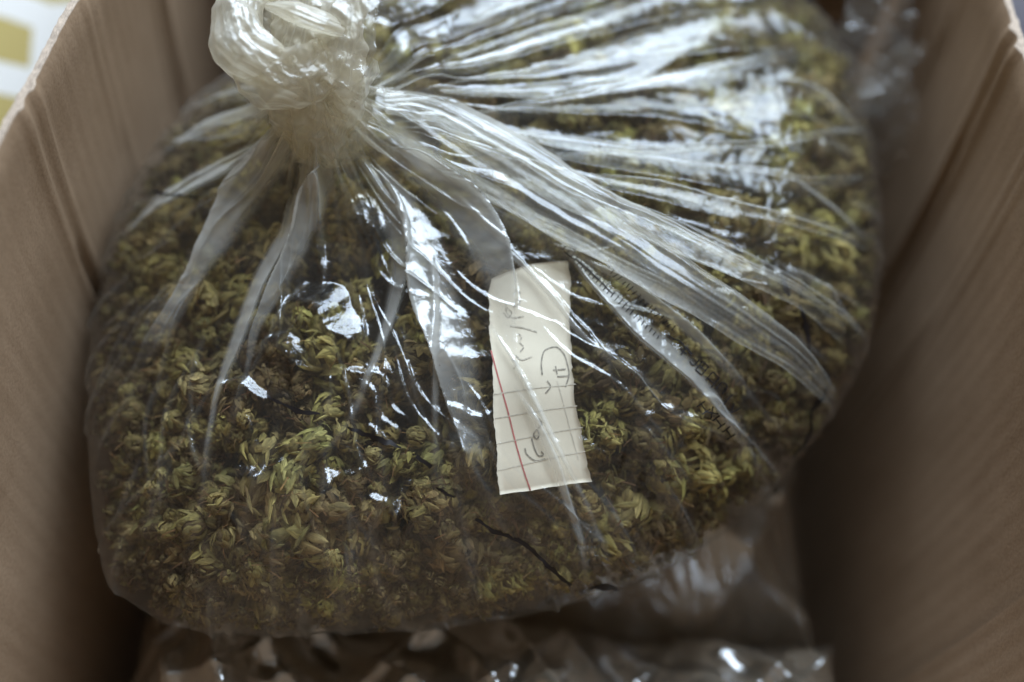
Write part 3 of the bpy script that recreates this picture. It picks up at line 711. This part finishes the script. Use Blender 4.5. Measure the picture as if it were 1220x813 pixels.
# printed lettering squeezed together along the fold right of the note, opening out further down
def glyph(strokes, cx_, cy_, sx, sy, ang):
    c, s_ = math.cos(ang), math.sin(ang)
    return [[(cx_ + (px * sx) * c - (py * sy) * s_, cy_ + (px * sx) * s_ + (py * sy) * c) for px, py in st] for st in strokes]
G = {'+': [[(-.5, 0), (.5, 0)], [(0, -.5), (0, .5)]],
     'J': [[(-.4, .3), (0, .5), (.3, .3), (.3, -.5)]],
     'B': [[(-.4, -.5), (.4, -.5), (.4, .5), (-.4, .5), (-.4, -.5)], [(-.4, 0), (.4, 0)]],
     'P': [[(-.4, .5), (-.4, -.4), (.4, -.4), (.4, .3), (-.4, .3)], [(.4, .3), (.4, .7)]],
     'n': [[(-.4, .5), (-.4, -.4), (.2, -.5), (.4, -.2), (.4, .5)]],
     'V': [[(-.4, -.5), (0, .5), (.4, -.5)]],
     'H': [[(-.4, -.5), (-.4, .5)], [(.4, -.5), (.4, .5)], [(-.4, 0), (.4, 0)]],
     'X': [[(-.4, -.5), (.4, .5)], [(.4, -.5), (-.4, .5)]],
     'I': [[(0, -.5), (0, .5)]]}
lt = []
for ch, x, y, sx, sy in [('+', 814, 419, 11, 11), ('J', 827, 431, 10, 11), ('B', 836, 439, 12, 13), ('P', 849, 451, 13, 14), ('n', 860, 462, 12, 12), ('I', 867, 476, 9, 16), ('V', 874, 488, 12, 12)]:
    lt += glyph(G[ch], x, y, sx, sy, math.radians(40))
for ch, x, y, sx, sy in [('H', 838, 486, 14, 12), ('X', 848, 492, 14, 12), ('H', 856, 503, 14, 12), ('H', 868, 516, 13, 12)]:
    lt += glyph(G[ch], x, y, sx, sy, math.radians(55))
ink('printed_lettering', lt, .8, M_INK, dens=1.2)
cps = []
rr_ = random.Random(5)
for k in range(26):
    t = k / 25; x, y = 672 + t * 112, 296 + t * 106
    sz = 3 + 3 * math.sin(t * 3.1)
    cps.append([(x - sz * .5, y + sz * .6), (x + sz * .5 + rr_.uniform(-1, 1), y - sz * .6)])
    if k > 8: cps.append([(x + 14 + rr_.uniform(-2, 2), y - 8), (x + 20, y - 12 + rr_.uniform(-2, 2))])
ink('printed_lettering', cps, .6, M_INK, dens=1.2)

# ------------------------------------------------------------------ paper note (under the film, on the buds)
PL = np.array([(584, 333), (583, 370), (584, 405), (586, 440), (588, 475), (590, 510), (592, 550), (596, 592)], float)
PR = np.array([(677, 310), (678, 345), (680, 400), (682, 440), (685, 470), (692, 510), (696, 540), (702, 575)], float)
def paper_px(sv, tv):
    k = np.linspace(0, 1, 8)
    l = np.stack([np.interp(tv, k, PL[:, 0]), np.interp(tv, k, PL[:, 1])], -1); r = np.stack([np.interp(tv, k, PR[:, 0]), np.interp(tv, k, PR[:, 1])], -1)
    p = l + (r - l) * sv[..., None]
    p[..., 1] -= 5 * np.sin(np.pi * sv) * (1 - tv)            # torn top bows upward
    return p
PD = -.0016
def paper_pt(px_, extra=0.0):
    uv = px_uv(px_[0], px_[1], PD + extra); P, n = surf_pt(np.array([uv[0]]), np.array([uv[1]]), PD + extra)
    wv = .0006 * math.sin(px_[1] * .045) + .0004 * math.sin(px_[0] * .09 + 1)
    return P[0] + n[0] * wv
ns, nt2 = 15, 60
rt = np.random.default_rng(3); sm = lambda v: np.convolve(np.pad(v, 3, mode='edge'), np.ones(7) / 7, mode='valid')
jl = sm(rt.normal(size=nt2) * 2.6) + rt.normal(size=nt2) * .25; jr = sm(rt.normal(size=nt2) * 3.2) + rt.normal(size=nt2) * .4; jt = sm(rt.normal(size=ns) * 1.6)
top = np.zeros((nt2, ns, 3))
for i in range(nt2):
    for j in range(ns):
        sv, tv = j / (ns - 1), i / (nt2 - 1)
        p = paper_px(np.array(sv), np.array(tv))
        if j == 0: p[0] += jl[i]
        if j == ns - 1: p[0] += jr[i]
        if i in (0, nt2 - 1): p[1] += jt[j]
        top[i, j] = paper_pt(p)
botm = top - np.array(EN) * .00018
ring_t = [(0, j) for j in range(ns)] + [(i, ns - 1) for i in range(1, nt2)] + [(nt2 - 1, j) for j in range(ns - 2, -1, -1)] + [(i, 0) for i in range(nt2 - 2, 0, -1)]
F = grid_faces(nt2, ns).tolist() + [f[::-1] for f in (grid_faces(nt2, ns) + nt2 * ns).tolist()]
for a in range(len(ring_t)):
    b = (a + 1) % len(ring_t); ia = ring_t[a][0] * ns + ring_t[a][1]; ib = ring_t[b][0] * ns + ring_t[b][1]
    F.append((ia, ia + nt2 * ns, ib + nt2 * ns, ib))
note = tag(empty('paper_note', tuple(top.mean((0, 1)))), 'torn strip of cream ruled paper with pencil writing lying under the film', 'note')
adopt(mesh_obj('sheet', np.vstack([top.reshape(-1, 3), botm.reshape(-1, 3)]), F, M_PAPER), note)
def pen(name, lines, half, mat, lift=.00012, dens=2.0):
    V = []; F = []
    for ln in lines:
        ln = spline(np.array(ln, float), max(6, len(ln) * 6)) if len(ln) > 2 else np.array(ln, float)
        L_ = np.concatenate([[0], np.cumsum(np.hypot(*np.diff(ln, axis=0).T))])
        k = max(2, int(L_[-1] / dens) + 1); t = np.linspace(0, L_[-1], k)
        x = np.interp(t, L_, ln[:, 0]); y = np.interp(t, L_, ln[:, 1])
        tx, ty = np.gradient(x), np.gradient(y); q_ = np.hypot(tx, ty) + 1e-9; tx /= q_; ty /= q_
        b0 = len(V)
        for a in range(k):
            for sgn in (-1, 1): V.append(paper_pt((x[a] - sgn * ty[a] * half, y[a] + sgn * tx[a] * half), lift))
        F += [(b0 + 2 * a, b0 + 2 * a + 1, b0 + 2 * a + 3, b0 + 2 * a + 2) for a in range(k - 1)]
    return adopt(mesh_obj(name, V, F, mat), note)
for yl, yr, x0, x1 in [(471, 459, 588, 686), (500, 485, 590, 688), (531, 511, 592, 695), (563, 540, 594, 698)]:
    pen('ruled_line', [[(x0, yl), ((x0 + x1) / 2, (yl + yr) / 2 - 1), (x1, yr)]], .55, M_RULE)
pen('margin_line', [[(585, 418), (594, 452), (605, 490), (615, 530), (624, 562), (632, 586)]], .9, M_RED)
pen('ruled_line', [[(664, 455), (674, 490), (682, 520), (690, 550)]], .45, M_RULE)
pen('handwriting', [
    [(604, 366), (610, 372), (606, 378), (600, 372)], [(612, 350), (616, 346), (620, 350)],
    [(603, 360), (604, 372), (612, 378), (624, 377)], [(612, 366), (618, 362), (620, 358), (615, 357), (612, 366)],
    [(608, 388), (624, 391), (640, 396)], [(618, 398), (622, 402), (619, 408), (624, 414), (620, 420)], [(614, 424), (622, 430), (634, 426)],
    [(610, 428), (616, 434), (612, 440)]], .8, M_PENCIL)
pen('handwriting', [[(655, 415), (664, 414), (672, 422), (676, 434), (678, 448), (674, 462)], [(655, 415), (648, 420), (645, 434), (646, 448)],
                    [(662, 437), (664, 447)], [(659, 442), (674, 441)], [(664, 450), (678, 449)]], .9, M_PENDARK)
pen('handwriting', [[(634, 524), (637, 536), (642, 545), (648, 544), (645, 540)], [(626, 536), (628, 543), (636, 550), (643, 551), (650, 549)],
                    [(640, 513), (643, 519), (640, 525), (636, 520), (640, 513)], [(642, 500), (646, 506), (642, 512)], [(652, 455), (656, 462), (650, 470)]], .9, M_PENDARK)

# ------------------------------------------------------------------ buds
GREENS = [(0.201, 0.167, 0.05), (0.163, 0.139, 0.039), (0.234, 0.186, 0.065), (0.144, 0.11, 0.036), (0.204, 0.147, 0.057), (0.098, 0.068, 0.027), (0.28, 0.229, 0.095), (0.166, 0.151, 0.05)]
def bud_arrays(seed, nsub, nb, L=.010, R_=.0048):
    r = np.random.default_rng(seed); V = []; F3 = []; Cc = []; Bl = []
    ga = 2.39996; off = r.uniform(0, 6.28)
    for sidx in range(nsub):
        t = (sidx + .5) / nsub
        axp = (t - .5) * 2 * L * .62
        ang = off + sidx * ga; rad = R_ * (.66 if nsub > 1 else 0) * (1 - .35 * abs(2 * t - 1))
        c = np.array([rad * math.cos(ang), rad * math.sin(ang), axp])
        size = r.uniform(.50, .98) * R_ * (1.05 - .3 * t)
        main = unit(np.array([math.cos(ang) * .8, math.sin(ang) * .8, .55 + .5 * t]) + r.normal(size=3) * .2)
        u = unit(np.cross(main, [.13, .9, .31])); v = np.cross(main, u)
        # core lump
        nb0 = len(V)
        for a in range(5):
            for b in range(8):
                th = np.pi * a / 4; pp = 2 * np.pi * b / 8
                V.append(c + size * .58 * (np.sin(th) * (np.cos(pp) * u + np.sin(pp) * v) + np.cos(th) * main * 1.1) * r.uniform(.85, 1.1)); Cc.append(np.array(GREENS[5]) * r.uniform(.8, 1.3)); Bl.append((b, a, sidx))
        for a in range(4):
            for b in range(8):
                p, q2 = nb0 + a * 8 + b, nb0 + a * 8 + (b + 1) % 8
                F3 += [(p, p + 8, q2 + 8), (p, q2 + 8, q2)]
        base = np.array(GREENS[r.integers(0, len(GREENS))])
        for k in range(nb):
            f = (k + .5) / nb; th = .1 + 2.2 * f ** .8 + r.normal() * .2; pp = k * ga + r.normal() * .4
            d = np.sin(th) * (np.cos(pp) * u + np.sin(pp) * v) + np.cos(th) * main
            tang = unit(np.cos(th) * (np.cos(pp) * u + np.sin(pp) * v) - np.sin(th) * main) * -1     # toward the tip of the lump
            side = unit(np.cross(d, tang))
            ln = size * r.uniform(.45, 1.12); wd = size * (r.uniform(.09, .27) if r.uniform() < .72 else r.uniform(.04, .09)); tw = r.normal() * .45
            tang = unit(tang + r.normal(size=3) * .30); side = unit(np.cross(d, tang))
            root = c + d * size * r.uniform(.5, .72) - tang * ln * .35
            lift = r.uniform(.05, .62); curl = r.uniform(.1, 1.2)
            col = (base * .65 + np.array(GREENS[r.integers(0, len(GREENS))]) * .35) * r.uniform(.8, 1.5)
            b0 = len(V)
            for a, (ta, wa) in enumerate(((0, .5), (.3, 1.0), (.65, .8), (1.0, .08))):
                ctr = root + tang * ln * ta + d * size * (lift * ta - curl * ta * ta * .6) + side * tw * ln * ta * ta * .5
                for sg in (-1, 0, 1):
                    V.append(ctr + side * sg * wd * wa + d * size * (.16 * (1 - abs(sg)) * wa))
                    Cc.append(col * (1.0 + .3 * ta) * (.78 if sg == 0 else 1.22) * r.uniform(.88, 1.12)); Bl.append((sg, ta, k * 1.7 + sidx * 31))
            for a in range(3):
                for e in range(2):
                    p = b0 + a * 3 + e
                    F3 += [(p, p + 1, p + 4), (p, p + 4, p + 3)]
        for k in range(3):                                            # dried hairs
            d = unit(main + r.normal(size=3) * .7); e = unit(np.cross(d, r.normal(size=3)))
            p0 = c + d * size * .9; hl = size * r.uniform(.5, 1.0); b0 = len(V); colh = np.array((.17, .095, .035)) * r.uniform(.6, 1.4)
            sd = np.cross(d, e) * .00014
            for a in range(4):
                q3 = p0 + d * hl * a / 3 * .7 + e * hl * (a / 3) ** 2 * .7
                V += [q3 - sd, q3 + sd]; Cc += [colh, colh]; Bl += [(0, 0, k), (0, 0, k)]
            for a in range(3):
                p = b0 + 2 * a; F3 += [(p, p + 1, p + 3), (p, p + 3, p + 2)]
    return np.array(V), np.array(F3), np.array(Cc), np.array(Bl, float)
def col_attr(me, cc, bl):
    b = me.attributes.new('fibre', 'FLOAT_VECTOR', 'POINT'); b.data.foreach_set('vector', bl.astype(np.float32).ravel())
    a = me.attributes.new('Col', 'FLOAT_COLOR', 'POINT'); a.data.foreach_set('color', np.concatenate([cc, np.ones((len(cc), 1))], 1).astype(np.float32).ravel())
VAR = []
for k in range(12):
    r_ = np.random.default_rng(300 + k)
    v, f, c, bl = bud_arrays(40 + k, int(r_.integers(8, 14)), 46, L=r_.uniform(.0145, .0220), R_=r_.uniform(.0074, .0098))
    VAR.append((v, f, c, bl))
LOW = []
for k in range(5):
    LOW.append(bud_arrays(80 + k, 4, 12, L=.011, R_=.0062))
# centres: dart throwing on the body, below the film
def darts(spacing, count, depth, seed, lower=False):
    r = np.random.default_rng(seed); n = 9000
    a = r.uniform(-np.pi, np.pi, n); rh = np.where(r.uniform(size=n) < .6, np.sqrt(r.uniform(size=n)), np.sin(r.uniform(0, np.pi / 2, n))) * .996
    rr = rh * rim_r(a); u_, v_ = rr * np.cos(a), rr * np.sin(a); e = 2e-4
    fn = under if lower else dome
    n_ = unit(np.cross(W(u_ + e, v_, fn(u_ + e, v_)) - W(u_ - e, v_, fn(u_ - e, v_)), W(u_, v_ + e, fn(u_, v_ + e)) - W(u_, v_ - e, fn(u_, v_ - e))))
    if lower: n_ = -n_
    P = W(u_, v_, fn(u_, v_)) - n_ * (depth * (1 - .45 * sstep(.84, .98, rh)))[:, None]
    keep = []
    for i in range(n):
        if not np.all(np.isfinite(P[i])): continue
        if keep and np.min(np.sum((P[keep] - P[i]) ** 2, 1)) < spacing ** 2: continue
        keep.append(i)
        if len(keep) >= count: break
    return P[keep], np.stack([u_, v_], 1)[keep], n_[keep]
surfP, surfUV, nrmS = darts(.0146, 900, .0122, 1)
px_, py_, pz_ = project(surfP)
surfP = surfP - nrmS * np.random.default_rng(5).uniform(-.0006, .0022, len(surfP))[:, None]
inside_note = (px_ > 570) & (px_ < 708) & (py_ > 300) & (py_ < 604)
surfP[inside_note] -= EN * .0085
vis = (px_ > -20) & (px_ < 1240) & (py_ > -15) & (py_ < 830)
facing = ((CAM - surfP) * nrmS).sum(1) / np.linalg.norm(CAM - surfP, axis=1)
score = np.where(vis, facing / pz_, -9)
order = np.argsort(-score)
single = [i for i in order[:300] if score[i] > -5]
rest = [i for i in range(len(surfP)) if i not in set(single)]
def bud_matrix(i, r):
    n_ = nrmS[i]; t_ = unit(np.cross(n_, r.normal(size=3))); ax = unit(t_ + n_ * r.uniform(-.1, .75))
    u_ = unit(np.cross(ax, n_ + .01)); v_ = np.cross(ax, u_); a = r.uniform(0, 6.28)
    x_ = u_ * math.cos(a) + v_ * math.sin(a); y_ = np.cross(ax, x_)
    s_ = r.choice([r.uniform(.68, .95), r.uniform(.95, 1.3)])
    m = np.eye(4); m[:3, 0] = x_ * s_; m[:3, 1] = y_ * s_; m[:3, 2] = ax * s_; m[:3, 3] = surfP[i]
    return m
def poke(P):
    """share of points that lie outside the film"""
    d = P - O; u_, v_, h_ = d @ E1, d @ E2, d @ EN
    return np.mean((h_ > dome(u_, v_) - .0003) | (h_ < under(u_, v_) + .0003))
def tuck(m, v, n_):
    """press a bud inward until the film closes over it"""
    m = m.copy(); home = O + EN * .006
    for k in range(16):
        if poke(v[::3] @ m[:3, :3].T + m[:3, 3]) < .004: break
        inward = unit(unit(home - m[:3, 3]) * .35 - n_ * .65)
        m[:3, 3] += inward * .0006
        m[:3, :3] *= .972
    return m
VM = []
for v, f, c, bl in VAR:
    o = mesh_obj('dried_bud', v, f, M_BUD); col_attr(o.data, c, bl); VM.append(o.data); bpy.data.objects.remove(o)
rb = np.random.default_rng(77)
def side_of(x, y):
    if y > 560: return 'near the lower edge of the clear bag'
    if x < 330: return 'in the left part of the clear bag'
    if x > 700: return 'in the right part of the clear bag' 
    return 'in the middle of the clear bag'
special = {min(single, key=lambda i: px_[i] + .3 * abs(py_[i] - 400)): 'dried bud lying farthest left inside the clear bag against the cardboard wall',
           max(single, key=lambda i: px_[i] - .3 * abs(py_[i] - 330)): 'dried bud lying farthest right inside the clear bag',
           max(single, key=lambda i: py_[i] - .3 * abs(px_[i] - 420)): 'lowest dried bud at the front edge of the clear bag'}
nearest_note = min(single, key=lambda i: (px_[i] - 708)**2 + (py_[i] - 480)**2)
for i in single:
    kv = int(rb.integers(0, len(VM)))
    o = bpy.data.objects.new('dried_bud', VM[kv]); COL.objects.link(o)
    o.matrix_world = Matrix(tuck(bud_matrix(i, rb), VAR[kv][0], nrmS[i]).tolist())
    if i == nearest_note:
        tag(o, 'large dried olive bud touching the right edge of the paper note', 'flower bud', 'dried buds packed in the clear bag')
    elif i in special: tag(o, special[i], 'flower bud', 'dried buds packed in the clear bag')
    else:
        tag(o, 'dried olive green flower bud packed ' + side_of(px_[i], py_[i]), 'flower bud', 'dried buds packed in the clear bag')
# the rest: rim and far side, and the layers underneath
deepP, _, _ = darts(.0125, 400, .0200, 2)
lowP, _, _ = darts(.0130, 300, .008, 3, lower=True)
c1, cuv1, _ = darts(.0078, 900, .0062, 5); c2, cuv2, _ = darts(.0078, 900, .0055, 6, lower=True)
crumbs = np.concatenate([c1[rho_of(*cuv1.T) > .86], c2[rho_of(*cuv2.T) > .80]])          # broken bits shaken down to the edge
restP = np.concatenate([surfP[rest], deepP, lowP, crumbs]); nbig = len(restP) - len(crumbs)
VV, FF, CC, BB = [], [], [], []; nv = 0
for ip, P in enumerate(restP):
    v, f, c, bl = LOW[rb.integers(0, len(LOW))]
    q4 = rb.normal(size=4); q4 /= np.linalg.norm(q4); a, b, c_, d = q4
    Rm = np.array([[1 - 2 * (c_ * c_ + d * d), 2 * (b * c_ - a * d), 2 * (b * d + a * c_)], [2 * (b * c_ + a * d), 1 - 2 * (b * b + d * d), 2 * (c_ * d - a * b)], [2 * (b * d - a * c_), 2 * (c_ * d + a * b), 1 - 2 * (b * b + c_ * c_)]])
    mm = np.eye(4); mm[:3, :3] = Rm * (rb.uniform(.9, 1.2) if ip < nbig else rb.uniform(.38, .62)); mm[:3, 3] = P; mm = tuck(mm, v, unit(P - O))
    VV.append(v @ mm[:3, :3].T + mm[:3, 3]); FF.append(f + nv); BB.append(bl); CC.append(c * rb.uniform(.75, 1.2)); nv += len(v)
fill = mesh_obj('bud_filling', np.vstack(VV), np.vstack(FF), M_BUD); col_attr(fill.data, np.vstack(CC), np.vstack(BB))
tag(fill, 'mass of dried buds deeper in the clear bag', 'flower buds', kind='stuff')
# solid heart of the packed mass, as a child of that stuff
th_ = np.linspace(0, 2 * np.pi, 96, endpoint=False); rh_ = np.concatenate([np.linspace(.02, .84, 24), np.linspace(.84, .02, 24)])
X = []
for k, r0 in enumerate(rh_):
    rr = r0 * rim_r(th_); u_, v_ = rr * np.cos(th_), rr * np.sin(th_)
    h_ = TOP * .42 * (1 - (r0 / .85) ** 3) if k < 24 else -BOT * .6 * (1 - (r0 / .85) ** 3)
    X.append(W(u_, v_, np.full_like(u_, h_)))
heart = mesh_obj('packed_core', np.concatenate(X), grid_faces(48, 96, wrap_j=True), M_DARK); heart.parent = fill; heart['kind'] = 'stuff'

# ------------------------------------------------------------------ the bags lying underneath
def lower_bag(x0, x1, y0, y1, zf, seed, label, amp, k0, name='plastic_bag'):
    n = 170; a = np.linspace(0, 1, n)
    A_, B_ = np.meshgrid(a, a, indexing='ij')
    X_ = x0 + (x1 - x0) * A_; Y_ = y0 + (y1 - y0) * B_
    ed = np.minimum(np.minimum(A_, 1 - A_) * (x1 - x0), np.minimum(B_, 1 - B_) * (y1 - y0))
    pil = np.clip(ed / .045, 0, 1); pil = np.sqrt(1 - (1 - pil) ** 2)
    base = .006 + (zf(X_, Y_) - .006) * (.25 + .75 * pil) * sstep(-.001, .004, ed)
    p3 = np.stack([X_, Y_, np.zeros_like(X_)], -1)
    c = crumple(p3 * np.array([1.0, .75, 1]), seed, k0, 3, 2, .5)
    Zc = base - .016 - .55 * amp * pil
    Zf = base + (c - .35) * amp * pil
    root = tag(empty(name, ((x0 + x1) / 2, (y0 + y1) / 2, .004)), label, 'bag', 'bags lying at the bottom of the box')
    f = adopt(mesh_obj('film', np.stack([X_, Y_, np.maximum(Zf, .005)], -1).reshape(-1, 3), grid_faces(n, n), M_LOWF), root)
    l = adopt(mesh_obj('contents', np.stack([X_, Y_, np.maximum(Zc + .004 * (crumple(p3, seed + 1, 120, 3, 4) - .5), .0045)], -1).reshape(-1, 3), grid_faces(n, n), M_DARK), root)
    return root
g1 = lambda X_, Y_: .140 + .010 * sstep(.11, .19, Y_) * sstep(.155, .05, np.abs(X_ - .0)) + .012 * np.sin(X_ * 40)
lower_bag(BX0 + .004, BX1 - .014, .112, BY1 - .004, g1, 31, 'crumpled beige plastic bag lying under the big clear bag', .046, 70)
g2 = lambda X_, Y_: .128 + .010 * np.sin(X_ * 50 + 1)
lb2 = lower_bag(BX0 + .004, BX1 - .008, BY0 + .004, .128, g2, 47, 'dark glossy plastic bag at the bottom of the box nearest the viewer', .034, 80)

# ------------------------------------------------------------------ things outside the box, seen past its rim
def mound(name, cx_, cy_, z0, rx, ry, h, seed, mat, amp=.006):
    n, m = 40, 90; t = np.linspace(0, np.pi / 2 + .9, n); p = np.linspace(0, 2 * np.pi, m, endpoint=False)
    Tn, Pn = np.meshgrid(t, p, indexing='ij')
    sx = np.sign(np.cos(Pn)) * np.abs(np.cos(Pn)) ** .6; sy = np.sign(np.sin(Pn)) * np.abs(np.sin(Pn)) ** .6
    X_ = np.stack([cx_ + rx * np.sin(Tn) ** .6 * sx, cy_ + ry * np.sin(Tn) ** .6 * sy, z0 + h * (.5 + .5 * np.sign(np.cos(Tn)) * np.abs(np.cos(Tn)) ** .7)], -1)
    X_ = X_ + (amp * (crumple(X_, seed, 40, 3, 4) - .5))[..., None] * np.array([.3, .3, 1.0])
    X_[..., 2] = np.maximum(X_[..., 2], .002)
    return mesh_obj(name, X_.reshape(-1, 3), grid_faces(n, m, wrap_j=True), mat)
tag(mound('printed_sack', -.345, .36, .0, .17, .26, .215, 3, M_PRINT), 'yellow and white patterned sack beside the box at upper left', 'sack')
tag(mound('grey_sack', .335, .52, .0, .150, .10, .20, 5, M_GREY, .03), 'pale grey sack beside the box at upper right', 'sack')
tag(mound('dark_sack', .30, .36, .0, .115, .055, .20, 6, M_PURPLE, .02), 'dark purple sack beside the right rim of the box', 'sack')
